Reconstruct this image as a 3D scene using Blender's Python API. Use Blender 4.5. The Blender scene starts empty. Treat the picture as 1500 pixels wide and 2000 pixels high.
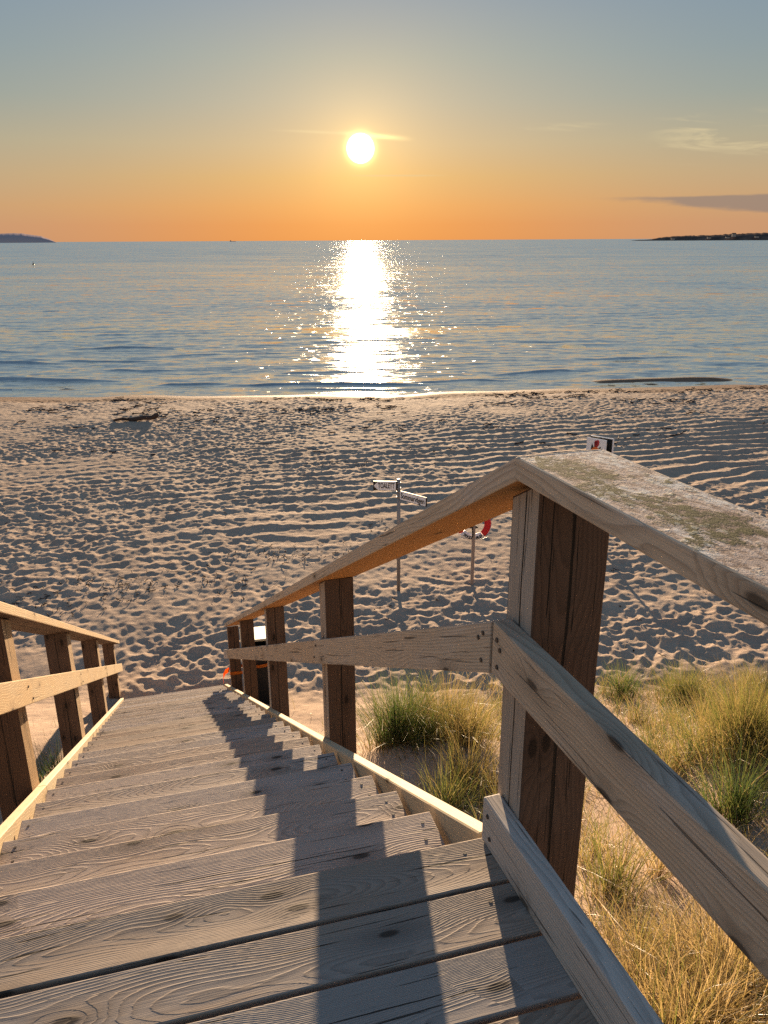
import bpy, bmesh, math, random
import numpy as np
from mathutils import Vector, Matrix

random.seed(7); rng = np.random.default_rng(11)
sc = bpy.context.scene
ZE = 6.95                      # eye height above the sea (sea level is z = 0)
R = math.radians

# ------------------------------------------------------------------ camera
cam = bpy.data.cameras.new('camera'); cam_o = bpy.data.objects.new('camera', cam); sc.collection.objects.link(cam_o)
cam.sensor_fit = 'VERTICAL'; cam.sensor_height = 36.0; cam.lens = 36 * 1520 / 2000
cam.clip_start = 0.05; cam.clip_end = 60000
PITCH = math.atan(531 / 1520); ROLL = .0053
fwd = Vector((0, math.cos(PITCH), -math.sin(PITCH))); u0 = Vector((0, math.sin(PITCH), math.cos(PITCH))); x0 = Vector((1, 0, 0))
cr = math.cos(ROLL) * x0 - math.sin(ROLL) * u0; cu = math.sin(ROLL) * x0 + math.cos(ROLL) * u0
m = Matrix((cr, cu, -fwd)).transposed().to_4x4(); m.translation = (0, 0, ZE)
cam_o.matrix_world = m
sc.camera = cam_o

# ------------------------------------------------------------------ render / exposure
sc.view_settings.view_transform = 'Standard'; sc.view_settings.look = 'None'
sc.view_settings.gamma = 1; sc.view_settings.exposure = 1.6
EXPF = 2 ** 1.6
sc.render.engine = 'CYCLES'
sc.cycles.max_bounces = 8; sc.cycles.diffuse_bounces = 4; sc.cycles.glossy_bounces = 3
sc.cycles.transparent_max_bounces = 8
sc.cycles.use_denoising = False; sc.cycles.sample_clamp_indirect = 3

# ------------------------------------------------------------------ node helper
class NT:
    def __init__(s, tree): s.t = tree
    def n(s, typ, **kw):
        nd = s.t.nodes.new(typ)
        for k, v in kw.items(): setattr(nd, k, v)
        return nd
    def lk(s, a, b): s.t.links.new(a, b)
    def put(s, sock, v):
        if v is None: return
        if isinstance(v, bpy.types.NodeSocket): s.lk(v, sock)
        else:
            if isinstance(v, (tuple, list)) and len(v) == 3 and sock.type == 'RGBA': v = (*v, 1)
            sock.default_value = v
    def m(s, op, a, b=None, c=None, clamp=False):
        nd = s.n('ShaderNodeMath', operation=op); nd.use_clamp = clamp
        s.put(nd.inputs[0], a); s.put(nd.inputs[1], b); s.put(nd.inputs[2], c); return nd.outputs[0]
    def v(s, op, a, b=None, sc_=None):
        nd = s.n('ShaderNodeVectorMath', operation=op); s.put(nd.inputs[0], a); s.put(nd.inputs[1], b)
        if sc_ is not None: s.put(nd.inputs['Scale'], sc_)
        return nd.outputs['Value'] if op in ('DOT_PRODUCT', 'LENGTH', 'DISTANCE') else nd.outputs[0]
    def sep(s, a):
        nd = s.n('ShaderNodeSeparateXYZ'); s.put(nd.inputs[0], a); return nd.outputs
    def comb(s, x, y, z):
        nd = s.n('ShaderNodeCombineXYZ'); s.put(nd.inputs[0], x); s.put(nd.inputs[1], y); s.put(nd.inputs[2], z); return nd.outputs[0]
    def noise(s, vec, scale=1, detail=3, rough=.5, dist=0, out=0):
        nd = s.n('ShaderNodeTexNoise'); s.put(nd.inputs['Vector'], vec); nd.inputs['Scale'].default_value = scale
        nd.inputs['Detail'].default_value = detail; nd.inputs['Roughness'].default_value = rough; nd.inputs['Distortion'].default_value = dist
        return nd.outputs[out]
    def mix(s, f, a, b, mode='MIX'):
        nd = s.n('ShaderNodeMix', data_type='RGBA', blend_type=mode); s.put(nd.inputs[0], f); s.put(nd.inputs[6], a); s.put(nd.inputs[7], b)
        return nd.outputs[2]
    def ramp(s, f, stops, interp='LINEAR'):
        nd = s.n('ShaderNodeValToRGB'); nd.color_ramp.interpolation = interp; el = nd.color_ramp.elements
        while len(el) > 1: el.remove(el[0])
        el[0].position = stops[0][0]; el[0].color = (*stops[0][1], 1)
        for p, c in stops[1:]:
            e = el.new(p); e.color = (*c, 1)
        s.put(nd.inputs[0], f); return nd.outputs[0]
    def ss(s, x, a, b):       # smoothstep
        nd = s.n('ShaderNodeMapRange', interpolation_type='SMOOTHSTEP'); s.put(nd.inputs[0], x)
        nd.inputs[1].default_value = a; nd.inputs[2].default_value = b; return nd.outputs[0]
    def bump(s, h, strength=1, dist=.01, normal=None):
        nd = s.n('ShaderNodeBump'); nd.inputs['Strength'].default_value = strength; nd.inputs['Distance'].default_value = dist
        s.put(nd.inputs['Height'], h); s.put(nd.inputs['Normal'], normal); return nd.outputs[0]

def lin(r, g, b):
    f = lambda c: (c / 255 / 12.92) if c / 255 <= .04045 else ((c / 255 + .055) / 1.055) ** 2.4
    return (f(r), f(g), f(b))

# ------------------------------------------------------------------ sun and sky
SUN_EL = 5.79; SUN_AZ = -1.45
sun_dir = Vector((math.sin(R(SUN_AZ)) * math.cos(R(SUN_EL)), math.cos(R(SUN_AZ)) * math.cos(R(SUN_EL)), math.sin(R(SUN_EL))))
sl = bpy.data.lights.new('sun', 'SUN'); sl.energy = 5.0; sl.angle = R(.6); sl.color = (1.0, .73, .46)
so = bpy.data.objects.new('sun', sl); sc.collection.objects.link(so)
so.rotation_euler = sun_dir.to_track_quat('Z', 'Y').to_euler()

world = bpy.data.worlds.new('World'); sc.world = world; world.use_nodes = True
w = NT(world.node_tree)
bg = world.node_tree.nodes['Background']
tc = w.n('ShaderNodeTexCoord').outputs['Generated']
d = w.v('NORMALIZE', tc)
dx, dy, dz = w.sep(d)[:3]
el = w.m('MULTIPLY', w.m('ARCSINE', dz), 180 / math.pi)
azm = w.m('MULTIPLY', w.m('ARCTAN2', dx, dy), 180 / math.pi)
ang = w.m('MULTIPLY', w.m('ARCCOSINE', w.m('MINIMUM', w.v('DOT_PRODUCT', d, tuple(sun_dir)), 1.0)), 180 / math.pi)
side = w.ss(w.m('ABSOLUTE', w.m('SUBTRACT', azm, SUN_AZ)), 1.5, 27)
elp = w.m('POWER', w.m('MAXIMUM', w.m('DIVIDE', el, 90.0), 0.0), .5)      # sqrt spacing: 1deg .105, 4 .21, 9 .316, 14 .394
S_ = lambda e: math.sqrt(e / 90)
toward = w.ramp(elp, [(0, lin(228, 138, 62)), (S_(1), lin(230, 144, 66)), (S_(2.2), lin(230, 158, 82)), (S_(4), lin(219, 172, 106)), (S_(6), lin(204, 179, 138)),
                      (S_(8.5), lin(181, 176, 156)), (S_(11), lin(161, 170, 162)), (S_(14), lin(140, 157, 168)), (S_(20), lin(134, 152, 165)),
                      (S_(35), lin(114, 138, 162)), (S_(60), lin(84, 114, 150)), (1, lin(76, 104, 142))])
away = w.v('SCALE', w.ramp(elp, [(0, lin(200, 146, 112)), (S_(1), lin(202, 149, 112)), (S_(2.2), lin(203, 158, 114)), (S_(4), lin(193, 166, 128)), (S_(6), lin(178, 169, 142)),
                    (S_(8.5), lin(152, 162, 155)), (S_(11), lin(138, 156, 162)), (S_(14), lin(128, 150, 166)), (S_(20), lin(126, 147, 164)),
                    (S_(35), lin(110, 136, 162)), (S_(60), lin(84, 114, 150)), (1, lin(76, 104, 142))]), sc_=w.m('ADD', 1.0, w.m('MULTIPLY', w.ss(w.m('ABSOLUTE', azm), 40, 110), .25)))
grad = w.mix(side, toward, away)
# aureole round the sun
g1 = w.m('EXPONENT', w.m('MULTIPLY', ang, -1 / 2.6)); g2 = w.m('EXPONENT', w.m('MULTIPLY', ang, -1 / 8.5))
glow = w.v('ADD', w.v('SCALE', lin(255, 205, 110), sc_=w.m('MULTIPLY', g1, .55)), w.v('SCALE', lin(255, 190, 90), sc_=w.m('MULTIPLY', g2, .22)))
g3 = w.m('EXPONENT', w.m('MULTIPLY', w.m('MAXIMUM', w.m('SUBTRACT', ang, .86), 0.0), -1 / .17))
glow = w.v('ADD', glow, w.v('SCALE', (1.0, .78, .25), sc_=w.m('MULTIPLY', g3, 1.5)))
disc = w.ss(ang, .96, .80)
glow = w.v('ADD', glow, w.v('SCALE', (1, .95, .8), sc_=w.m('MULTIPLY', disc, 5.0)))
sky_c = w.v('ADD', grad, glow)
# thin bright cirrus (upper right and by the sun) and one low grey bank on the right
cv = w.comb(w.m('MULTIPLY', azm, .16), w.m('ADD', w.m('MULTIPLY', el, 1.15), w.m('MULTIPLY', azm, .05)), 0.0)
cn = w.noise(cv, 1.0, 7, .62, .9)
def win(x, a, b, soft): return w.m('MULTIPLY', w.ss(x, a - soft, a + soft), w.ss(x, b + soft, b - soft))
cir = w.m('MULTIPLY', w.ss(cn, .48, .66), w.m('MULTIPLY', win(azm, 18.5, 45, 2.0), win(el, 4.9, 7.0, .7)))
cir2 = w.m('MULTIPLY', w.ss(cn, .42, .70), w.m('MULTIPLY', win(azm, 9.0, 14.0, 1.6), win(el, 6.7, 7.0, .22)))
cn3 = w.noise(w.comb(w.m('MULTIPLY', azm, .25), w.m('MULTIPLY', el, 4.0), 3.0), 1.0, 4, .6)
def streak(a0, a1, e0, slope, wd, soft):
    e_ = w.m('SUBTRACT', el, w.m('ADD', e0, w.m('MULTIPLY', w.m('SUBTRACT', azm, a0), slope)))
    e_ = w.m('ADD', e_, w.m('MULTIPLY', w.m('SUBTRACT', cn3, .5), .12))
    return w.m('MULTIPLY', win(azm, a0 + soft, a1 - soft, soft), w.m('EXPONENT', w.m('MULTIPLY', w.m('MULTIPLY', e_, e_), -1 / wd ** 2)))
st1 = streak(-8.0, 0.4, 6.88, -.03, .085, 2.2)
st2 = streak(-3.3, 2.4, 6.78, -.085, .13, 1.4)
st3 = streak(-3.0, 5.0, 4.13, -.005, .05, 1.4)
bright = w.m('ADD', w.m('ADD', w.m('MULTIPLY', cir, .6), w.m('MULTIPLY', cir2, .6)), w.m('ADD', w.m('MULTIPLY', st1, .35), w.m('MULTIPLY', st3, .35)), clamp=True)
sky_c = w.mix(bright, sky_c, lin(226, 206, 160))
sky_c = w.v('ADD', sky_c, w.v('SCALE', (1.0, .72, .25), sc_=w.m('ADD', w.m('MULTIPLY', st2, .75), w.m('MULTIPLY', st1, .12))))
bt = w.noise(w.comb(w.m('MULTIPLY', azm, .35), w.m('MULTIPLY', el, 2.2), 8.0), 1.0, 5, .6)
grow = w.ss(azm, 14.0, 26.0)
lowe = w.m('SUBTRACT', 2.42, w.m('MULTIPLY', grow, 1.0))
lowe = w.m('ADD', lowe, w.m('MULTIPLY', w.m('SUBTRACT', bt, .5), .7))
bank = w.m('MULTIPLY', w.m('MULTIPLY', w.ss(w.m('SUBTRACT', el, lowe), -.08, .30), w.ss(w.m('ADD', el, w.m('MULTIPLY', bt, .25)), 2.78, 2.62)),
           w.m('MULTIPLY', w.ss(azm, 13.0, 20.0), w.ss(azm, 60, 42)))
sky_c = w.mix(w.m('MULTIPLY', bank, .78), sky_c, lin(143, 124, 118))
# physical sky adds its part, compressed
nis = w.n('ShaderNodeTexSky'); nis.sky_type = 'NISHITA'; nis.sun_disc = False
nis.sun_elevation = R(SUN_EL); nis.sun_rotation = R(SUN_AZ)
nc = w.v('DIVIDE', nis.outputs[0], w.v('ADD', nis.outputs[0], (6, 6, 6)))
tot = w.v('ADD', w.v('SCALE', sky_c, sc_=.93), w.v('SCALE', nc, sc_=.07))
below = w.ss(el, -3, 0)
tot = w.v('SCALE', tot, sc_=w.m('ADD', .35, w.m('MULTIPLY', below, .65)))
w.lk(w.v('SCALE', tot, sc_=10 / EXPF), bg.inputs['Color']); bg.inputs['Strength'].default_value = .1

# ------------------------------------------------------------------ materials
def mat(name):
    mt = bpy.data.materials.new(name); mt.use_nodes = True
    t = NT(mt.node_tree); p = mt.node_tree.nodes['Principled BSDF']
    return mt, t, p

def wood(name, light, dark, grey, ring=.45, weather=.5, bumpd=.0015, crack=.5, knot=.8, tint=.25, ringscale=150, rough=.75, spec=.25, split=None, wander=.24):
    """pine board, grain along local X: growth rings cut as cathedrals, knots, fibres and drying cracks"""
    mt, t, p = mat(name)
    oi = t.n('ShaderNodeObjectInfo'); rnd = oi.outputs['Random']
    oc = t.n('ShaderNodeTexCoord').outputs['Object']
    P = t.v('ADD', oc, t.v('SCALE', (37.0, 0.0, 0.0), sc_=rnd))
    x, y, z = t.sep(P)[:3]
    wv = t.comb(t.m('MULTIPLY', x, .75), t.m('MULTIPLY', y, 1.6), t.m('MULTIPLY', z, 1.6))
    wn = t.noise(wv, 1.3, 2, .42, 0, out=1)
    wx, wy, wz = t.sep(wn)[:3]
    # knots
    vo = t.n('ShaderNodeTexVoronoi', voronoi_dimensions='2D'); vo.inputs['Scale'].default_value = 1.0; vo.inputs['Randomness'].default_value = 1
    t.lk(t.comb(t.m('MULTIPLY', x, 3.4), t.m('MULTIPLY', t.m('ADD', y, z), 9.0), 0.0), vo.inputs['Vector'])
    kd = vo.outputs['Distance']; kc = t.sep(vo.outputs['Color'])[0]
    has = t.ss(kc, 1 - knot, 1 - knot + .02)
    kin = t.m('MULTIPLY', has, t.m('EXPONENT', t.m('MULTIPLY', t.m('MULTIPLY', kd, kd), -14.0)))
    kcore = t.m('MULTIPLY', has, t.ss(t.m('ADD', kd, t.m('MULTIPLY', t.m('SUBTRACT', kc, .5), .06)), .13, .075))
    # ring field: distance to a wandering pith
    yy = t.m('ADD', y, t.m('MULTIPLY', t.m('SUBTRACT', wx, .5), wander)); zz = t.m('ADD', t.m('ADD', z, .085), t.m('MULTIPLY', t.m('SUBTRACT', wy, .5), .13))
    yy = t.m('ADD', yy, t.m('MULTIPLY', t.m('SUBTRACT', rnd, .5), .16))
    rr = t.m('SQRT', t.m('ADD', t.m('MULTIPLY', yy, yy), t.m('MULTIPLY', zz, zz)))
    fine = t.noise(t.comb(t.m('MULTIPLY', x, 9.0), t.m('MULTIPLY', y, 60.0), t.m('MULTIPLY', z, 60.0)), 1, 2)
    f = t.m('ADD', t.m('ADD', t.m('MULTIPLY', rr, ringscale), t.m('MULTIPLY', kin, 3.5)), t.m('MULTIPLY', fine, .8))
    saw = t.m('FRACT', f)
    rings = t.m('MULTIPLY', t.m('POWER', saw, 2.2), t.ss(saw, 1.0, .86))       # slow rise, sudden end: latewood line
    fib = t.noise(t.comb(t.m('MULTIPLY', x, 6.0), t.m('MULTIPLY', y, 420.0), t.m('MULTIPLY', z, 420.0)), 1, 3, .7)
    ck = t.noise(t.comb(t.m('MULTIPLY', x, 1.5), t.m('MULTIPLY', t.m('ADD', y, t.m('MULTIPLY', wx, .05)), 150.0), t.m('MULTIPLY', t.m('ADD', z, t.m('MULTIPLY', wx, .05)), 150.0)), 1, 2, .5)
    cracks = t.m('MULTIPLY', t.ss(ck, .645, .70), crack)
    blot = t.noise(t.comb(t.m('MULTIPLY', x, 2.2), t.m('MULTIPLY', y, 7.0), t.m('MULTIPLY', z, 7.0)), 1, 4, .6)
    wth = t.m('MULTIPLY', t.ss(t.m('ADD', blot, t.m('MULTIPLY', t.m('SUBTRACT', rnd, .5), .6)), .28, .68), weather)
    col = t.mix(t.m('MULTIPLY', rings, ring), light, dark)
    gcol = t.mix(t.m('MULTIPLY', rings, ring * .9), grey, tuple(c * .45 for c in grey))
    col = t.mix(wth, col, gcol)
    k1 = t.m('ADD', 1 - tint / 2, t.m('MULTIPLY', rnd, tint))
    col = t.v('SCALE', col, sc_=t.m('MULTIPLY', k1, t.m('ADD', .67, t.m('MULTIPLY', fib, .66))))
    hue = t.m('FRACT', t.m('MULTIPLY', rnd, 7.31))
    col = t.mix(t.m('MULTIPLY', hue, .7), col, t.v('MULTIPLY', col, (1.0, .90, .80)))
    col = t.mix(t.m('MULTIPLY', kin, .45), col, tuple(c * .55 for c in dark))
    col = t.mix(t.m('MULTIPLY', kcore, .85), col, tuple(c * .22 for c in dark))
    if split:
        sy = y if split == 'y' else z
        sd_ = t.m('ABSOLUTE', t.m('ADD', sy, t.m('ADD', t.m('MULTIPLY', t.m('SUBTRACT', wx, .5), .05), t.m('MULTIPLY', t.m('SUBTRACT', fine, .5), .006))))
        wdt_ = t.m('MULTIPLY', t.ss(wz, .30, .55), .0030)
        cracks = t.m('MAXIMUM', cracks, t.ss(t.m('SUBTRACT', sd_, wdt_), .0008, -.0008))
    col = t.mix(cracks, col, (.012, .009, .007))
    t.lk(col, p.inputs['Base Color']); p.inputs['Roughness'].default_value = rough; p.inputs['Specular IOR Level'].default_value = spec
    h = t.m('ADD', t.m('ADD', t.m('MULTIPLY', rings, .8), t.m('MULTIPLY', fib, .55)), t.m('SUBTRACT', t.m('MULTIPLY', kcore, .4), t.m('MULTIPLY', cracks, 2.5)))
    h = t.m('ADD', h, t.m('MULTIPLY', blot, 1.5))
    t.lk(t.bump(h, 1.0, bumpd), p.inputs['Normal'])
    return mt

M = {}
M['tread'] = wood('weathered_tread_wood', (.46, .36, .285), (.20, .145, .11), (.43, .375, .34), ring=.75, weather=.75, bumpd=.0011, crack=1.0, knot=.40, tint=.5, ringscale=330, wander=.15)
M['deck'] = wood('worn_deck_wood', (.36, .285, .225), (.15, .11, .085), (.315, .285, .265), ring=.7, weather=.8, bumpd=.0009, crack=.9, knot=.45, tint=.2, ringscale=330, wander=.15)
M['rail_grey'] = wood('silvered_rail_wood', (.50, .42, .33), (.25, .19, .14), (.50, .475, .46), ring=.75, weather=.85, bumpd=.0008, crack=.7, knot=.26, tint=.12, ringscale=120)
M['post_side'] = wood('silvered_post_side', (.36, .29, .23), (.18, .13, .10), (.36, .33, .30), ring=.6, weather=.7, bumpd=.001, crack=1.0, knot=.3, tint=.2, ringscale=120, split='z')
M['post_side_pine'] = wood('sun_tinted_post_side', (.42, .29, .16), (.22, .13, .07), (.36, .28, .2), ring=.6, weather=.5, bumpd=.001, crack=1.0, knot=.2, tint=.2, ringscale=120)  # left post sides: yellow of the sun painted into the wood tone
M['rail_pine'] = wood('sun_tinted_rail_pine', (.50, .36, .20), (.32, .19, .09), (.46, .38, .27), ring=.65, weather=.4, bumpd=.0006, crack=.4, knot=.14, tint=.15, ringscale=110)  # left rails: golden low sunlight painted into the pine colour
M['fresh'] = wood('fresh_pale_pine', (.50, .41, .27), (.37, .27, .16), (.44, .39, .30), ring=.3, weather=.35, bumpd=.0005, crack=.1, knot=.2, tint=.08, ringscale=90)
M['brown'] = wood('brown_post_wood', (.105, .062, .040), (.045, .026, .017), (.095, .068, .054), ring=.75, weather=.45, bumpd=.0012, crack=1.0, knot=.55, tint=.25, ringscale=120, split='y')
M['under'] = wood('sheltered_pine_warm_bounce', (.40, .205, .07), (.28, .125, .04), (.33, .19, .09), ring=.4, weather=.3, bumpd=.0005, crack=.1, knot=.3, tint=.1, ringscale=90)  # handrail underside: sheltered pine, warm bounce off the sand mixed into its orange

def lichen_mat():
    mt, t, p = mat('lichen_covered_rail_top')
    oc = t.n('ShaderNodeTexCoord').outputs['Object']; x, y, z = t.sep(oc)[:3]
    v = t.comb(t.m('MULTIPLY', x, 1.0), t.m('MULTIPLY', y, 1.4), z)
    a = t.noise(v, 7.5, 6, .68); b = t.noise(t.v('ADD', v, (7, 3, 0)), 9, 6, .7); c = t.noise(t.v('ADD', v, (2, 9, 0)), 42, 5, .75); f = t.noise(v, 260, 3, .7)
    col = t.mix(t.ss(c, .38, .60), (.24, .17, .135), (.52, .42, .36))
    col = t.mix(t.m('MULTIPLY', t.ss(b, .50, .60), t.ss(c, .25, .6)), col, (.66, .64, .60))
    moss = t.m('MULTIPLY', t.ss(t.m('ADD', a, t.m('MULTIPLY', t.m('ABSOLUTE', t.m('ADD', y, .02)), -1.2)), .43, .49), t.ss(c, .42, .50))
    col = t.mix(moss, col, t.mix(t.ss(c, .35, .7), (.03, .032, .016), (.12, .11, .045)))
    vr = t.n('ShaderNodeTexVoronoi', voronoi_dimensions='2D'); vr.inputs['Scale'].default_value = 48; t.lk(t.v('ADD', v, t.v('SCALE', t.noise(v, 60, 2, .5, out=1), sc_=.012)), vr.inputs['Vector'])
    rq = t.sep(vr.outputs['Color'])[0]; rad = t.m('MULTIPLY', t.m('SUBTRACT', rq, .35), .75)
    ros = t.m('MULTIPLY', t.ss(t.m('SUBTRACT', vr.outputs['Distance'], rad), .04, -.04), t.ss(b, .44, .54))
    col = t.mix(t.m('MULTIPLY', ros, .4), col, t.mix(rq, (.42, .44, .36), (.66, .66, .58)))
    o = t.noise(t.v('ADD', v, (31, 4, 0)), 11, 3, .6)
    col = t.mix(t.m('MULTIPLY', t.ss(o, .70, .74), .9), col, (.62, .30, .05))
    col = t.mix(t.ss(t.noise(t.v('ADD', v, (5, 5, 0)), 30, 2), .74, .78), col, (.04, .03, .025))
    col = t.v('SCALE', col, sc_=t.m('ADD', .65, t.m('MULTIPLY', f, .7)))
    t.lk(col, p.inputs['Base Color']); p.inputs['Roughness'].default_value = .9; p.inputs['Specular IOR Level'].default_value = .15
    t.lk(t.bump(t.m('ADD', t.m('ADD', t.m('MULTIPLY', c, 1.0), t.m('MULTIPLY', t.m('ADD', ros, moss), .6)), t.m('MULTIPLY', f, .6)), 1.0, .003), p.inputs['Normal'])
    return mt
M['lichen'] = lichen_mat()

def plain(name, col, rough=.6, spec=.4, metal=0, var=.15, scale=20):
    mt, t, p = mat(name)
    oc = t.n('ShaderNodeTexCoord').outputs['Object']
    nz = t.noise(oc, scale, 4, .6)
    c = t.v('SCALE', t.mix(0.0, col, col), sc_=t.m('ADD', 1 - var, t.m('MULTIPLY', nz, 2 * var)))
    t.lk(c, p.inputs['Base Color']); p.inputs['Roughness'].default_value = rough; p.inputs['Specular IOR Level'].default_value = spec; p.inputs['Metallic'].default_value = metal
    t.lk(t.bump(nz, .4, .002), p.inputs['Normal'])
    return mt
M['screw'] = plain('rusty_screw_steel', (.06, .045, .035), .6)
M['white'] = plain('white_sign_enamel', (.84, .85, .88), .4, var=.05)
M['black'] = plain('black_paint', (.012, .012, .013), .5)
M['steel'] = plain('galvanised_steel', (.30, .27, .25), .5, metal=.4)
M['postwood'] = plain('pale_weathered_post', (.34, .26, .21), .8)
M['red'] = plain('red_lifebuoy_plastic', (.62, .015, .02), .45, var=.08)
M['orange'] = plain('orange_strap_fabric', (.72, .20, .02), .8)
M['fox_orange'] = plain('orange_sign_print', (.70, .17, .04), .6, var=.05)
M['tail'] = plain('dark_red_sign_print', (.50, .05, .06), .6, var=.05)
M['cream'] = plain('cream_lid_plastic', (.50, .46, .33), .5, var=.08)
M['bin'] = plain('black_bin_plastic', (.012, .012, .013), .55)
M['drift'] = plain('dark_driftwood', (.07, .045, .035), .9, var=.3)
M['weed'] = plain('dried_seaweed', (.035, .022, .018), .9, var=.4)
M['rock'] = plain('hazy_island_rock', (.42, .34, .34), 1.0, 0, var=.05, scale=.01)  # distance haze painted into the pale rock colour
M['hull'] = plain('grey_ship_hull', (.25, .2, .2), .8)

def sand_mat():
    mt, t, p = mat('beach_sand')
    g = t.n('ShaderNodeNewGeometry').outputs['Position']; x, y, z = t.sep(g)[:3]
    a = t.noise(g, 1.2, 5, .6); b = t.noise(g, 9, 4, .6); c = t.noise(g, 140, 3, .7); gr = t.noise(g, 900, 2, .8)
    col = t.mix(t.ss(a, .3, .7), (.37, .272, .205), (.455, .342, .255))
    col = t.v('SCALE', col, sc_=t.m('ADD', .78, t.m('MULTIPLY', b, .44)))
    col = t.v('SCALE', col, sc_=t.m('ADD', .80, t.m('MULTIPLY', gr, .40)))
    # scattered seaweed crumbs and wrack toward the water
    deb = t.m('MULTIPLY', t.ss(t.noise(t.v('MULTIPLY', g, (1.0, 2.2, 1.0)), 7, 5, .75), .56, .66), t.ss(t.noise(t.v('MULTIPLY', g, (.35, 1.1, 1)), .9, 4, .6), .46, .62))
    deb = t.m('MULTIPLY', deb, t.m('ADD', .25, t.m('MULTIPLY', t.m('MULTIPLY', t.ss(y, 23, 32), t.ss(z, .08, .2)), .75)))
    col = t.mix(deb, col, (.06, .038, .03))
    edge = t.m('ADD', z, t.m('MULTIPLY', t.m('SUBTRACT', t.noise(g, .8, 4, .6), .5), .05))
    wet = t.m('MULTIPLY', t.ss(edge, .20, .13), t.ss(y, 30, 33))
    col = t.mix(wet, col, t.v('MULTIPLY', col, (.50, .41, .36)))
    t.lk(col, p.inputs['Base Color'])
    t.lk(t.m('SUBTRACT', .95, t.m('MULTIPLY', t.ss(edge, .10, .03), .25)), p.inputs['Roughness'])
    p.inputs['Specular IOR Level'].default_value = .06
    t.lk(t.bump(t.m('ADD', t.m('MULTIPLY', b, .6), t.m('MULTIPLY', c, .25)), .8, .03), p.inputs['Normal'])
    return mt
M['sand'] = sand_mat()

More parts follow.
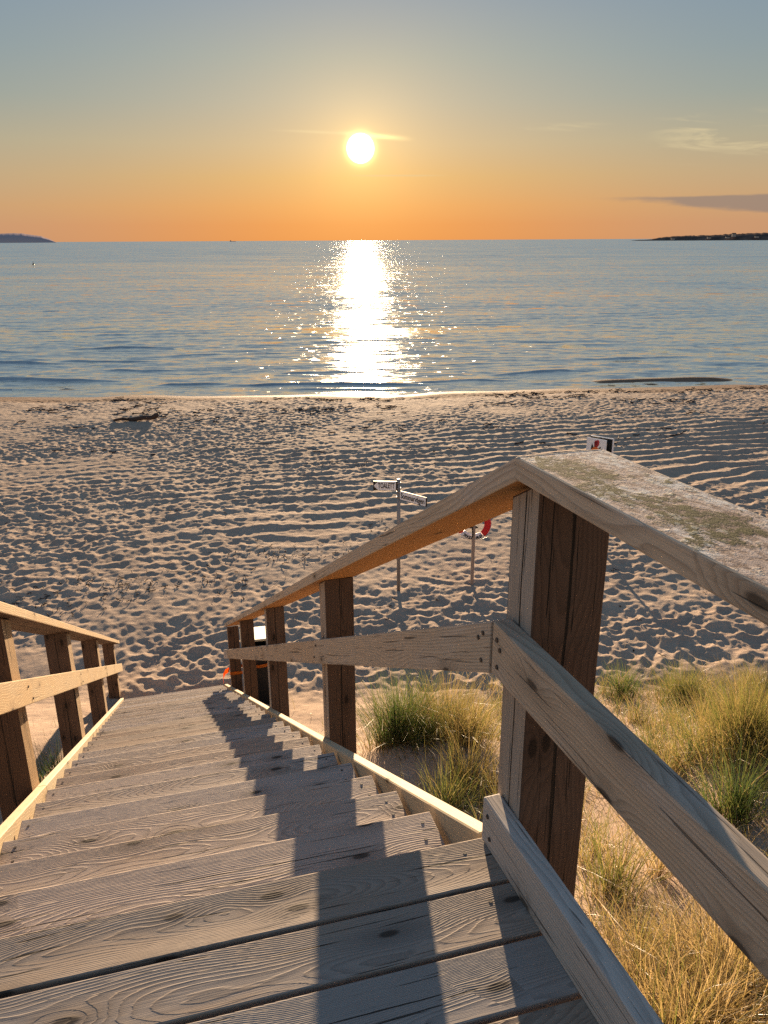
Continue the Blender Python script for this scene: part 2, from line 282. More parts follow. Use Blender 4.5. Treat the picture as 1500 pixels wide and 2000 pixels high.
def sea_mat():
    mt, t, p = mat('sea_water')
    g = t.n('ShaderNodeNewGeometry').outputs['Position']; x, y, z = t.sep(g)[:3]
    # waves run in from the right and the horizon: long crests across the view
    u1 = t.comb(t.m('ADD', t.m('MULTIPLY', x, .30), t.m('MULTIPLY', y, -.08)), t.m('ADD', y, t.m('MULTIPLY', x, -.10)), 0.0)
    big = t.noise(u1, .42, 4, .55, .3); mid = t.noise(u1, 1.7, 4, .6, .4); sm = t.noise(t.v('MULTIPLY', g, (.42, 1, 1)), 5.0, 4, .7)
    far = t.noise(t.v('MULTIPLY', g, (.3, 1, 1)), .05, 5, .62)
    h = t.m('ADD', t.m('ADD', t.m('MULTIPLY', big, .16), t.m('MULTIPLY', mid, .09)), t.m('MULTIPLY', sm, .035))
    h = t.m('ADD', h, t.m('MULTIPLY', far, 1.4))
    nb = t.bump(h, 1.0, .42)
    # the faces of the incoming waves lean to the shore, where they break
    # short wind ripples: slopes at every scale from a hand's breadth to long gust bands
    f1 = t.n('ShaderNodeTexNoise'); t.lk(t.v('MULTIPLY', g, (.55, 1.1, 1)), f1.inputs['Vector']); f1.inputs['Scale'].default_value = 2.2; f1.inputs['Detail'].default_value = 2; f1.inputs['Roughness'].default_value = .6
    f2 = t.n('ShaderNodeTexNoise'); t.lk(t.v('MULTIPLY', g, (.35, 1.0, 1)), f2.inputs['Vector']); f2.inputs['Scale'].default_value = .045; f2.inputs['Detail'].default_value = 6; f2.inputs['Roughness'].default_value = .78
    a1, b1, c1 = t.sep(f1.outputs['Color'])[:3]; a2, b2, c2 = t.sep(f2.outputs['Color'])[:3]
    cube = lambda q, k: t.m('MULTIPLY', t.m('MULTIPLY', t.m('MULTIPLY', q, q), q), k)     # mostly calm facets, a few steep ones
    tx = t.m('ADD', cube(t.m('SUBTRACT', a1, .5), 38.0), cube(t.m('SUBTRACT', a2, .5), 6.0))
    ty = t.m('ADD', t.m('MULTIPLY', t.m('SUBTRACT', b1, .5), .40), t.m('MULTIPLY', t.m('SUBTRACT', b2, .5), .30))
    for sc_, keep_, k1_ in ((3.2, .955, .50), (.9, .945, .44), (.16, .955, .24)):       # scattered steep wavelets that throw single glints
        vo = t.n('ShaderNodeTexVoronoi', voronoi_dimensions='2D'); vo.inputs['Scale'].default_value = sc_; t.lk(t.v('MULTIPLY', g, (.6, 1, 0)), vo.inputs['Vector'])
        q1, q2, q3 = t.sep(vo.outputs['Color'])[:3]; st = t.m('GREATER_THAN', q1, keep_)
        tx = t.m('ADD', tx, t.m('MULTIPLY', t.m('MULTIPLY', st, t.m('SUBTRACT', q2, .5)), k1_))
        ty = t.m('ADD', ty, t.m('MULTIPLY', t.m('MULTIPLY', st, t.m('SUBTRACT', q3, .4)), k1_ * .6))
    lean = t.m('ADD', .045, t.m('ADD', t.m('MULTIPLY', t.ss(y, 40, 100), .045), t.m('MULTIPLY', t.ss(y, 90, 420), .055)))      # the visible wave faces lean to the shore
    nrm = t.v('NORMALIZE', t.v('ADD', nb, t.comb(tx, t.m('SUBTRACT', ty, lean), 0.0)))
    df = t.n('ShaderNodeBsdfDiffuse'); df.inputs[0].default_value = (.20, .215, .205, 1)
    gl = t.n('ShaderNodeBsdfGlossy', distribution='BECKMANN'); gl.inputs['Color'].default_value = (1.0, .98, .93, 1); gl.inputs['Roughness'].default_value = .085
    fr = t.n('ShaderNodeFresnel'); fr.inputs['IOR'].default_value = 1.33
    t.lk(nrm, gl.inputs['Normal']); t.lk(nrm, df.inputs['Normal']); t.lk(nrm, fr.inputs['Normal'])
    mx = t.n('ShaderNodeMixShader'); t.lk(t.m('ADD', .06, t.m('MULTIPLY', t.m('POWER', fr.outputs[0], .46), 1.38), clamp=True), mx.inputs[0])
    g2 = t.n('ShaderNodeBsdfGlossy', distribution='BECKMANN'); g2.inputs['Color'].default_value = (1.0, .98, .93, 1); g2.inputs['Roughness'].default_value = .29
    t.lk(nrm, g2.inputs['Normal']); mg = t.n('ShaderNodeMixShader'); mg.inputs[0].default_value = .035
    t.lk(gl.outputs[0], mg.inputs[1]); t.lk(g2.outputs[0], mg.inputs[2])
    t.lk(df.outputs[0], mx.inputs[1]); t.lk(mg.outputs[0], mx.inputs[2])
    t.lk(mx.outputs[0], mt.node_tree.nodes['Material Output'].inputs['Surface'])
    return mt
M['sea'] = sea_mat()

def grass_mat():
    mt, t, p = mat('marram_grass_blade')
    at = t.n('ShaderNodeAttribute', attribute_name='tone'); k = at.outputs['Fac']
    at2 = t.n('ShaderNodeAttribute', attribute_name='along'); a = at2.outputs['Fac']
    col = t.ramp(k, [(0, (.035, .065, .018)), (.3, (.075, .105, .025)), (.55, (.15, .14, .035)), (.8, (.235, .165, .06)), (1, (.40, .29, .135))])
    col = t.mix(t.m('MULTIPLY', t.ss(a, .25, 0), .7), col, (.17, .085, .035))
    df = t.n('ShaderNodeBsdfDiffuse'); tr = t.n('ShaderNodeBsdfTranslucent'); t.lk(col, df.inputs[0])
    t.lk(t.v('SCALE', col, sc_=1.4), tr.inputs[0])
    mx = t.n('ShaderNodeMixShader'); mx.inputs[0].default_value = .5; t.lk(df.outputs[0], mx.inputs[1]); t.lk(tr.outputs[0], mx.inputs[2])
    gl = t.n('ShaderNodeBsdfGlossy'); gl.inputs['Roughness'].default_value = .38; gl.inputs['Color'].default_value = (1, 1, 1, 1)
    m2 = t.n('ShaderNodeMixShader'); m2.inputs[0].default_value = .045; t.lk(mx.outputs[0], m2.inputs[1]); t.lk(gl.outputs[0], m2.inputs[2])
    t.lk(m2.outputs[0], mt.node_tree.nodes['Material Output'].inputs['Surface'])
    return mt
M['grass'] = grass_mat()

def land_mat():
    mt, t, p = mat('wooded_headland')
    g = t.n('ShaderNodeNewGeometry').outputs['Position']
    a = t.noise(g, .02, 4, .6)
    t.lk(t.mix(t.ss(a, .35, .7), (.07, .055, .05), (.16, .12, .10)), p.inputs['Base Color']); p.inputs['Roughness'].default_value = 1
    p.inputs['Specular IOR Level'].default_value = 0
    return mt
M['land'] = land_mat()

# ------------------------------------------------------------------ object helpers
COL = sc.collection
def link(name, me, mats=(), parent=None, kind=None, label=None, cat=None, group=None):
    for mm in mats: me.materials.append(mm)
    o = bpy.data.objects.new(name, me); COL.objects.link(o)
    if parent is not None: o.parent = parent
    tagp(o, label, cat, group, kind); return o
def tagp(o, label=None, cat=None, group=None, kind=None):
    if kind: o['kind'] = kind
    if label: o['label'] = label
    if cat: o['category'] = cat
    if group: o['group'] = group
    return o
def empty(name, loc, label, cat, group=None):
    o = bpy.data.objects.new(name, None); COL.objects.link(o); o.location = loc; o.empty_display_size = .2
    return tagp(o, label, cat, group)
def npmesh(name, verts, faces, smooth=True):
    me = bpy.data.meshes.new(name)
    verts = np.asarray(verts, dtype=np.float32); faces = np.asarray(faces, dtype=np.int32)
    me.vertices.add(len(verts)); me.vertices.foreach_set('co', verts.ravel())
    k = faces.shape[1]; me.loops.add(faces.size); me.loops.foreach_set('vertex_index', faces.ravel())
    me.polygons.add(len(faces)); me.polygons.foreach_set('loop_start', np.arange(0, faces.size, k, dtype=np.int32))
    try: me.polygons.foreach_set('loop_total', np.full(len(faces), k, dtype=np.int32))
    except Exception: pass
    me.update(calc_edges=True); me.validate()
    if smooth: me.polygons.foreach_set('use_smooth', np.ones(len(me.polygons), dtype=bool))
    return me
def box_bm(bm, sx, sy, sz, c=(0, 0, 0), bev=0, segs=1, shear0=0, shear1=0, miter=None, mi=None):
    vs = []
    for ix in (-1, 1):
        for iy in (-1, 1):
            for iz in (-1, 1):
                x = ix * sx / 2 + (shear0 if ix < 0 else shear1) * iz * sz / 2
                if miter: x += (miter[0] if ix < 0 else miter[1]) * iy * sy / 2
                vs.append(bm.verts.new((c[0] + x, c[1] + iy * sy / 2, c[2] + iz * sz / 2)))
    idx = [(0, 1, 3, 2), (4, 6, 7, 5), (0, 4, 5, 1), (2, 3, 7, 6), (0, 2, 6, 4), (1, 5, 7, 3)]   # -x +x -y +y -z +z
    fs = [bm.faces.new([vs[i] for i in q]) for q in idx]
    if mi:
        for f, k in zip(fs, mi): f.material_index = k
    if bev:
        es = list({e for f in fs for e in f.edges})
        bmesh.ops.bevel(bm, geom=es, offset=bev, segments=segs, affect='EDGES', profile=.6, clamp_overlap=True)
    return fs
def bm_mesh(bm, name, smooth=False):
    bmesh.ops.recalc_face_normals(bm, faces=bm.faces)
    me = bpy.data.meshes.new(name); bm.to_mesh(me); bm.free()
    if smooth:
        for p_ in me.polygons: p_.use_smooth = True
    return me
def frame(pos, xd, up=Vector((0, 0, 1))):
    X = Vector(xd).normalized(); Y = Vector(up).cross(X).normalized(); Z = X.cross(Y)
    mm = Matrix((X, Y, Z)).transposed().to_4x4(); mm.translation = pos; return mm
def place(o, mm):
    o.matrix_world = mm if o.parent is None else mm
    if o.parent is not None:
        o.matrix_parent_inverse = Matrix.Identity(4)
        o.matrix_local = o.parent_mat.inverted() @ mm if hasattr(o, 'parent_mat') else PM[o.parent.name].inverted() @ mm
PM = {}
def reg(e): PM[e.name] = Matrix.LocRotScale(e.location, e.rotation_euler, e.scale); return e
def beam(name, p, q, wdt, hgt, mats, parent, mi=None, bev=.003, plumb=True, roll_up=(0, 0, 1), segs=1, miter=None):
    p = Vector(p); q = Vector(q); dd = q - p; L = dd.length
    mm = frame((p + q) / 2, dd, Vector(roll_up))
    tn = 0
    if plumb:
        hz = math.hypot(dd.x, dd.y); tn = dd.z / hz if hz > 1e-6 else 0
    bm = bmesh.new(); box_bm(bm, L, wdt, hgt, bev=bev, segs=segs, shear0=tn, shear1=tn, miter=miter, mi=mi)
    me = bm_mesh(bm, name); o = link(name, me, mats, parent); place(o, mm); return o

# ------------------------------------------------------------------ ground
DY = [-40, -3, 0, 1.5, 3, 4.5, 6.5, 8.5, 9.5, 10, 11.5, 30, 34, 36.7, 39, 45, 60, 90]
DZ = [-1.2, -1.9, -2.3, -2.7, -3.4, -4.1, -4.95, -5.8, -6.16, -6.27, -6.32, -6.54, -6.73, -6.95, -7.05, -7.35, -8, -9]
def vnoise(x, y, seed=0):
    xi = np.floor(x).astype(np.int64); yi = np.floor(y).astype(np.int64); fx = x - xi; fy = y - yi
    fx = fx * fx * (3 - 2 * fx); fy = fy * fy * (3 - 2 * fy)
    def h(a, b):
        n = (a * 374761393 + b * 668265263 + seed * 1442695041) & 0xffffffff
        n = ((n ^ (n >> 13)) * 1274126177) & 0xffffffff
        return ((n ^ (n >> 16)) & 0xffff) / 65535.0
    return (h(xi, yi) * (1 - fx) + h(xi + 1, yi) * fx) * (1 - fy) + (h(xi, yi + 1) * (1 - fx) + h(xi + 1, yi + 1) * fx) * fy
def hash2(a, b, seed):
    n = (a * 374761393 + b * 668265263 + seed * 1442695041) & 0xffffffff
    n = ((n ^ (n >> 13)) * 1274126177) & 0xffffffff
    n = ((n ^ (n >> 15)) * 2246822519) & 0xffffffff
    return ((n ^ (n >> 16)) & 0xffff) / 65535.0
def sstep(x, a, b):
    t_ = np.clip((x - a) / (b - a), 0, 1); return t_ * t_ * (3 - 2 * t_)
def shore_shift(x): return np.interp(x, [-400, -20, 0, 2, 4, 11, 14, 20, 60, 400], [3, 0.1, 0, .3, .7, 1.4, 1.7, 2.6, 9, 60])
def ground(x, y, fine=True):
    x = np.asarray(x, float); y = np.asarray(y, float)
    ys = np.where(y > 20, y - shore_shift(x) * sstep(y, 20, 34), y)
    ys = ys + (vnoise(x * .35, y * .1, 5) - .5) * .9 * sstep(y, 30, 36)
    z = np.interp(ys, DY, DZ) + ZE
    dune = sstep(y, 9.8, 7.0) 
    z = z + dune * ((vnoise(x * .6, y * .6, 1) - .5) * .35 + (vnoise(x * 1.7, y * 1.7, 2) - .5) * .12)
    z = z + .30 * np.exp(-(((x - .75) / .8) ** 2 + ((y - 6.6) / .9) ** 2)) + .25 * np.exp(-(((x - 3.6) / 1.2) ** 2 + ((y - 5.6) / 1.0) ** 2))
    # keep the sand clear of the steps
    run = -.2631 * x + .9648 * y; acr = .9648 * x + .2631 * y
    stair = -1.4 - .5404 * (run - 1.441) + ZE
    inside = sstep(acr, -1.6, -1.0) * sstep(acr, 1.1, .75) * sstep(run, 10.6, 9.9)
    z = np.where(inside > 0, z * (1 - inside) + np.minimum(z, stair - .32) * inside, z)
    # sandbar and pool at the water's edge on the right
    bar = np.exp(-((y - 40.35 - .06 * (x - 12)) / .62) ** 2) * sstep(x, 9.5, 12.0) * sstep(x, 19.5, 17.0) * (.7 + .6 * (vnoise(x * .5, y, 8)))
    z = z + bar * .19
    if not fine: return z
    # footprints: bowls with sharp rims
    def bowls(cell, seed, amp, jit=.5, keep=1.0):
        qx = x / cell + (vnoise(x * 1.3, y * 1.3, seed) - .5) * .9; qy = y / cell + (vnoise(x * 1.3 + 50, y * 1.3, seed + 1) - .5) * .9
        xi = np.floor(qx).astype(np.int64); yi = np.floor(qy).astype(np.int64); best = np.full(x.shape, 9.0)
        for i in (-1, 0, 1):
            for j in (-1, 0, 1):
                a = xi + i; b = yi + j
                px_ = a + .5 + (hash2(a, b, seed + 3) - .5) * 2 * jit; py_ = b + .5 + (hash2(a, b, seed + 4) - .5) * 2 * jit
                w_ = .75 + .6 * hash2(a, b, seed + 5)
                dd = ((qx - px_) ** 2 + (qy - py_) ** 2) * w_ + .45 * hash2(a, b, seed + 6)
                if keep < 1: dd = np.where(hash2(a, b, seed + 7) > keep, 9.0, dd)
                best = np.minimum(best, dd)
        return best
    farb = sstep(y + (vnoise(x * .4, y * .4, 78) - .5) * 4, 14, 19)
    h = np.minimum(bowls(.25, 20, 1), .8) * (1 - farb) + np.minimum(bowls(.215, 120, 1), .8) * .74 * farb + .1 * farb
    h2 = np.minimum(bowls(.13, 60, 1), .8)
    reg_ = sstep(y + (vnoise(x * .5, y * .5, 77) - .5) * 2.5, 9.6, 11.2)
    shore = sstep(ys, 36.4, 34.9)
    patch = .40 + 1.0 * sstep(vnoise(x * .22, y * .22, 31) * .6 + vnoise(x * .6, y * .6, 32) * .4, .28, .62)
    dist_ = .75 + .25 * sstep(y, 33, 24)
    vv = y - .27 * x + (vnoise(x * .25, y * .25, 41) - .5) * 1.1 + (vnoise(x * 1.1, y * 1.1, 42) - .5) * .35
    rk = sstep(vv, 14.5, 18) * sstep(vv, 29.0, 25.5) * (.35 + .65 * sstep(x + (vnoise(y * .3, x * .1, 9) - .5) * 6, -6, 6)) * shore
    ph = vv / .66 * 2 * math.pi
    z = z + reg_ * shore * dist_ * ((1 - .45 * rk) * patch * (.070 * (h - .45) + .032 * (h2 - .4)) + .02 * (vnoise(x * 7, y * 7, 33) - .5))
    # sparse deep prints on the smooth strip at the dune foot
    hs = np.minimum(bowls(.62, 90, 1, keep=.55) * 2.6, 1.0)
    fr = sstep(y, 8.4, 9.4) * sstep(y, 13.0, 11.0)
    z = z + fr * (1 - .6 * reg_) * .085 * (hs - 1)
    # raked ridges, nearly parallel to the shore
    z = z + rk * (.02 + .05 * vnoise(x * .3, y * .5, 44)) * (np.abs(np.sin(ph / 2)) * -1 + .6)
    z = z + (1 - reg_) * (.012 * (vnoise(x * 9, y * 9, 51) - .5) + .03 * (vnoise(x * 3, y * 3, 52) - .5))
    z = z + shore * .05 * (vnoise(x * .8, y * .8, 53) - .5)
    return z

def build_ground():
    dense = np.linspace(-1, 1, 900); step = dense[1] - dense[0]
    outer = 1 + step * (1.35 ** np.arange(1, 26) - 1) / .35 * 3
    t_ = np.concatenate([-outer[::-1], dense, outer])
    ys = [-40, -20, -8, -3, -1, 0]
    y = .6; ys.append(.3)
    while y < 43: ys.append(y); y += .036 + .0016 * max(0, y - 9) if y > 8 else .05
    while y < 75: ys.append(y); y += 1.0
    ys = np.array(ys)
    hw = 2.6 + .60 * np.maximum(ys, 0)
    X = t_[None, :] * hw[:, None]; Y = np.repeat(ys[:, None], len(t_), 1)
    Z = ground(X, Y)
    V = np.stack([X, Y, Z], -1).reshape(-1, 3)
    nr, nc_ = X.shape; i = np.arange(nr * nc_).reshape(nr, nc_)
    F = np.stack([i[:-1, :-1], i[:-1, 1:], i[1:, 1:], i[1:, :-1]], -1).reshape(-1, 4)
    me = npmesh('beach', V, F); print('ground quads', len(F))
    return link('beach_sand', me, [M['sand']], kind='structure')
build_ground()

def build_sea():
    ys = [33.0]
    while ys[-1] < 90: ys.append(ys[-1] + .06 + .0025 * (ys[-1] - 33))
    while ys[-1] < 45000: ys.append(ys[-1] * 1.06)
    ys = np.array(ys); dense = np.linspace(-1, 1, 420); outer = 1 + .01 * (1.4 ** np.arange(1, 18))
    t_ = np.concatenate([-outer[::-1], dense, outer])
    hw = 3 + .62 * ys; X = t_[None, :] * hw[:, None]; Y = np.repeat(ys[:, None], len(t_), 1)
    Z = np.zeros_like(X)
    fade = sstep(Y, 90, 65) * sstep(Y - shore_shift(X), 36.4, 40)
    ph = (Y - .15 * X) + (vnoise(X * .12, Y * .12, 3) - .5) * 5
    Z += fade * (.045 * np.sin(ph * 1.9) * vnoise(X * .2, Y * .35, 4) + .045 * (vnoise(X * .35, Y * 1.1, 6) - .5) + .04 * (vnoise(X * .9, Y * 2.6, 7) - .5))
    # small breaking wavelets: crest lines with a steep shoreward face
    for (x1, y1, x2, y2, hh) in [(-26, 41.9, -14.0, 41.0, .17), (-30, 47.8, -19.2, 47.2, .17), (-20.5, 48.6, -13.0, 47.8, .09), (-34, 53.2, -23.4, 52.6, .15), (-21.5, 54.0, -15.0, 54.4, .12),
                                 (-11.5, 39.6, -8.0, 40.1, .10), (-8.0, 39.55, 2.5, 39.6, .13), (1.0, 40.1, 7.4, 40.6, .10), (-26, 38.6, -16, 38.3, .07), (-5.0, 38.2, 2.0, 38.3, .06), (6, 42.6, 11.5, 43.6, .12),
                                 (12, 48, 19, 49, .08), (22, 44.0, 26, 44.6, .11), (-16, 44.5, -11.5, 44.2, .07), (-6, 43.2, -1, 43.6, .06), (2, 46, 8, 47, .06), (-12, 51, -6, 51.5, .06)]:
        s_ = (X - x1) / (x2 - x1); yc = y1 + (y2 - y1) * s_ + .5 * (vnoise(X * .45, X * 0 + y1, 12) - .5)
        dd = Y - yc; env = sstep(s_, -.08, .25) * sstep(s_, 1.1, .7) * (.6 + .8 * vnoise(X * .8, X * 0 + y1 * 3, 14))
        prof = np.where(dd < 0, np.exp(-(dd / .13) ** 2), np.exp(-(dd / .55) ** 2))
        Z += .85 * hh * env * prof
    V = np.stack([X, Y, Z], -1).reshape(-1, 3); nr, nc_ = X.shape; i = np.arange(nr * nc_).reshape(nr, nc_)
    F = np.stack([i[:-1, :-1], i[:-1, 1:], i[1:, 1:], i[1:, :-1]], -1).reshape(-1, 4)
    me = npmesh('sea', V, F); print('sea quads', len(F))
    link('sea', me, [M['sea']], kind='structure')
build_sea()

# ------------------------------------------------------------------ far land
def azpt(az, dist, z=0): return (math.sin(R(az)) * dist, math.cos(R(az)) * dist, z)
def headland(name, prof, dist, depth, mt, rough_=0, seed=0):
    """prof: (azimuth, height) silhouette; the land rises from a shore in front to a ridge behind it and falls again"""
    az = np.linspace(prof[0][0], prof[-1][0], 160); hh = np.interp(az, [p[0] for p in prof], [p[1] for p in prof])
    if rough_: hh = hh + rough_ * (vnoise(az * 9, az * 0, seed) - .35) * np.clip(hh / 12, 0, 1) + rough_ * .5 * (vnoise(az * 30, az * 0, seed + 1) - .5) * np.clip(hh / 12, 0, 1)
    rows = [(0, -3.0, 0), (.02, 0, .45), (.3, 0, .75), (.6, 0, 1.0), (.8, 0, .7), (1, -3, 0)]
    V = []
    for (dd, off, k) in rows:
        for a, h in zip(az, hh):
            p_ = azpt(a, dist + depth * dd); V.append((p_[0], p_[1], off + h * k * (1 + .0 * a)))
    n_ = len(az); F = [(r * n_ + i, r * n_ + i + 1, (r + 1) * n_ + i + 1, (r + 1) * n_ + i) for r in range(len(rows) - 1) for i in range(n_ - 1)]
    return link(name, npmesh(name, V, F, True), [mt], kind='structure')
D1 = 9000; k1 = D1 * math.tan(R(1)) 
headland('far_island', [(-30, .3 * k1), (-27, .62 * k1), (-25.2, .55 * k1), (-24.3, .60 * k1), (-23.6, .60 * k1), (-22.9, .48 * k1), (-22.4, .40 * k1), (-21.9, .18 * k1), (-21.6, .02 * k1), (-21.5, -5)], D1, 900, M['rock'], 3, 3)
D2 = 3200; k2 = D2 * math.tan(R(1))
headland('wooded_point', [(16.2, -3), (17.2, .04 * k2), (18.0, .07 * k2), (18.6, .20 * k2), (19.6, .28 * k2), (21.5, .33 * k2), (23, .40 * k2), (24.6, .46 * k2), (27, .5 * k2), (32, .55 * k2)], D2, 400, M['land'], 3, 9)
# a handful of far houses on the point
for i, (a, dz_) in enumerate([(19.4, 3), (21.6, 6), (22.7, 7), (23.05, 12), (24.4, 8)]):
    x_, y_, _ = azpt(a, D2 - 6); e = empty('far_house', (x_, y_, dz_), ['low pale house at the left tip of the wooded point', 'small house in the middle of the wooded point', 'small house left of the tallest block on the wooded point', 'tall block rising above the trees of the wooded point', 'rightmost house low on the wooded point'][i], 'house', 'houses on the wooded point'); reg(e)
    bm = bmesh.new(); box_bm(bm, 12, 8, 5 + (i == 3) * 5, (0, 0, (5 + (i == 3) * 5) / 2)); link('wall', bm_mesh(bm, 'wall'), [M['postwood']], e)
    hb = 5 + (i == 3) * 5; bm = bmesh.new(); pts = [(-7, -5, hb), (7, -5, hb), (7, 5, hb), (-7, 5, hb), (-7, 0, hb + 3), (7, 0, hb + 3)]
    vs = [bm.verts.new(p_) for p_ in pts]
    for q in [(0, 1, 5, 4), (2, 3, 4, 5), (0, 4, 3), (1, 2, 5), (0, 3, 2, 1)]: bm.faces.new([vs[j] for j in q])
    link('roof', bm_mesh(bm, 'roof'), [M['drift']], e)
# ship on the horizon, buoys
e = reg(empty('cargo_ship', azpt(-10.3, 8500), 'tiny grey ship on the horizon left of the sun path', 'ship'))
bm = bmesh.new(); box_bm(bm, 60, 12, 4, (0, 0, 2), shear0=-.8, shear1=.8); link('hull', bm_mesh(bm, 'hull'), [M['hull']], e)
bm = bmesh.new(); box_bm(bm, 9, 10, 8, (-22, 0, 8)); box_bm(bm, 3, 4, 3, (-22, 0, 13.5)); link('bridge', bm_mesh(bm, 'bridge'), [M['hull']], e)
def buoy(x_, y_, lab):
    e = reg(empty('buoy', (x_, y_, 0), lab, 'buoy'))
    bm = bmesh.new(); bmesh.ops.create_cone(bm, cap_ends=True, segments=12, radius1=.35, radius2=.28, depth=.5); bmesh.ops.translate(bm, verts=bm.verts, vec=(0, 0, .15)); link('float', bm_mesh(bm, 'float'), [M['black']], e)
    bm = bmesh.new(); bmesh.ops.create_cone(bm, cap_ends=True, segments=8, radius1=.12, radius2=.05, depth=.7); bmesh.ops.translate(bm, verts=bm.verts, vec=(0, 0, .75)); link('marker', bm_mesh(bm, 'marker'), [M['black']], e)
buoy(-112, 262, 'small dark buoy floating far out on the left, below the island')

# ------------------------------------------------------------------ staircase geometry (stair frame: run, across)
TD = Vector((.9648, .2631, 0)); ND = Vector((-.2631, .9648, 0))
def SP(run, acr, z): return ND * run + TD * acr + Vector((0, 0, z + ZE))
def RL(run): return .638 - .0345 * (run - 1.44)
def LL(run): return -.66 - .047 * (run - 1.44)
NZ = lambda run: -1.4 - .5404 * (run - 1.441)
TH = .034
stairs = reg(empty('wooden_stairs', SP(1.44, 0, -1.4), 'weathered grey-brown wooden stairs with a plank landing, running down to the beach', 'stairs'))
bmeshes = {}
def board(name, run_c, z_top, depth, a0, a1, mt, th=TH, seed=0):
    L = a1 - a0
    key = (name, round(L, 2), depth)
    bm = bmesh.new(); box_bm(bm, L, depth, th, bev=.0035, segs=2)
    me = bm_mesh(bm, name)
    o = link(name, me, [mt], stairs)
    mm = frame(SP(run_c, (a0 + a1) / 2, z_top - th / 2), TD)
    place(o, mm @ Matrix.Rotation(random.uniform(-.0012, .0012), 4, 'Z') @ Matrix.Rotation(random.uniform(-.012, .012), 4, 'X')); return o
# landing
PITCHB = .152
for k in range(0, 14):
    rc = 1.441 - .0715 - k * PITCHB
    lo = -1.9 if k else LL(1.44) + .01
    board('deck_board', rc, -1.4, .141, -1.75 if k else -1.2, .70 - .001 * k if k else .655, M['deck'])
# treads: two boards each
NST = 28
for k in range(1, NST + 1):
    rn = 1.441 + k * .3105; zt = NZ(rn)
    for j, (off, dpt) in enumerate([(.0705, .141), (.2195, .141)]):
        rc = rn - off; jr = random.uniform(-.005, .004); jl = random.uniform(-.004, .004)
        board('tread_board', rc, zt - random.uniform(0, .0015), dpt, LL(rc) + .014 + jl, RL(rc) - .016 + jr, M['tread'])
# stringers: cheek boards outside the treads
REND, LEND = 10.1, 10.75
def sloped(name, side, r0, r1, off, dz, wdt, hgt, mats, parent, mi=None, bev=.003, r_off=0, **kw):
    f = RL if side > 0 else LL
    a = lambda r_: f(r_) + side * (off + wdt / 2)
    zz = lambda r_: NZ(r_) + dz + r_off * (r_ - 1.44)
    return beam(name, SP(r0, a(r0), zz(r0)), SP(r1, a(r1), zz(r1)), wdt, hgt, mats, parent, mi=mi, bev=bev, **kw)
CS = math.cos(R(28.4))
for side, e1 in ((1, REND), (-1, LEND)):
    cuts = [1.455, 3.4, 5.6, 7.7, e1] if side > 0 else [1.455, 3.4, 5.5, 7.9, e1]
    for a_, b_ in zip(cuts[:-1], cuts[1:]):
        sloped('stringer', side, a_ + .0015, b_ - .0015, random.uniform(0, .003), -.125, .045, .235, [M['fresh']], stairs, bev=.004)
# joists under the landing
for a_ in (-1.0, -.3, .35):
    beam('joist', SP(1.30, a_, -1.4 - TH - .085), SP(-1.0, a_, -1.4 - TH - .085), .045, .165, [M['brown']], stairs, plumb=False)
beam('joist', SP(1.345, -1.2, -1.4 - TH - .085), SP(1.345, .63, -1.4 - TH - .085), .045, .165, [M['brown']], stairs, plumb=False)
# screw heads near the tread ends
bm = bmesh.new(); bmesh.ops.create_cone(bm, cap_ends=True, segments=8, radius1=.0055, radius2=.0045, depth=.004); scr = bm_mesh(bm, 'screw'); scr.materials.append(M['screw'])
for k in range(-3, NST + 1):
    rn = 1.441 + (k * .3105 if k > 0 else k * PITCHB); zt = NZ(rn) if k > 0 else -1.4
    for a_ in (RL(rn) - .055, LL(rn) + .055):
        for off in (.04, .105):
            if k <= 0 and (a_ < 0 or off > .1 or k < -1): continue
            o = bpy.data.objects.new('screw', scr); COL.objects.link(o); o.parent = stairs
            place(o, Matrix.Translation(SP(rn - off, a_ + random.uniform(-.008, .008), zt - .0013)))

# ------------------------------------------------------------------ railings
right = reg(empty('right_railing', SP(1.44, RL(1.44), -1.4), 'grey timber railing right of the stairs and landing, with lichen on its near top board', 'railing'))
right.name = 'railing'; PM['railing'] = PM['right_railing']
left = reg(empty('railing', SP(3.4, LL(3.4), NZ(3.4)), 'golden sunlit timber railing along the left side of the stairs', 'railing'))
PW = .145
def post(side, rnear, wdt, top, bottom, parent, mats, lean=0, dep=None, cut=True):
    f = RL if side > 0 else LL
    dep = dep or PW
    rc = rnear + dep / 2; a = f(rc) + side * (.047 + wdt / 2)
    p = SP(rc, a, bottom); q = SP(rc, a + lean, top)
    dd = q - p; mm = frame((p + q) / 2, dd, ND)      # local X up the post, local Y = ND x X
    L = dd.length; bm = bmesh.new()
    # local Z ~ along ND (front/back), local Y ~ sideways
    tn = -.5404 * 1
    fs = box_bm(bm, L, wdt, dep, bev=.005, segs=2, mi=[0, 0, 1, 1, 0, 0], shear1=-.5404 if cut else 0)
    o = link('post', bm_mesh(bm, 'post'), mats, parent); place(o, mm); return o
HB = .905     # underside of handrail above the nosing line
rp = [(1.335, .165, .13), (3.34, .14, .16), (5.47, .14, .15), (7.55, .14, .16), (9.33, .145, .15)]
for i, (rn, wd, dp) in enumerate(rp):
    rc = rn + dp / 2
    top = NZ(rc) + HB - .003
    gz = float(ground(*(SP(rc, RL(rc), 0).xy), False)) - ZE
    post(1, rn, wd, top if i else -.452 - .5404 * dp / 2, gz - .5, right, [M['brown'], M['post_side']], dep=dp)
lp = [(3.33, .15, .16), (5.44, .15, .17), (7.80, .15, .16), (10.40, .145, .15)]
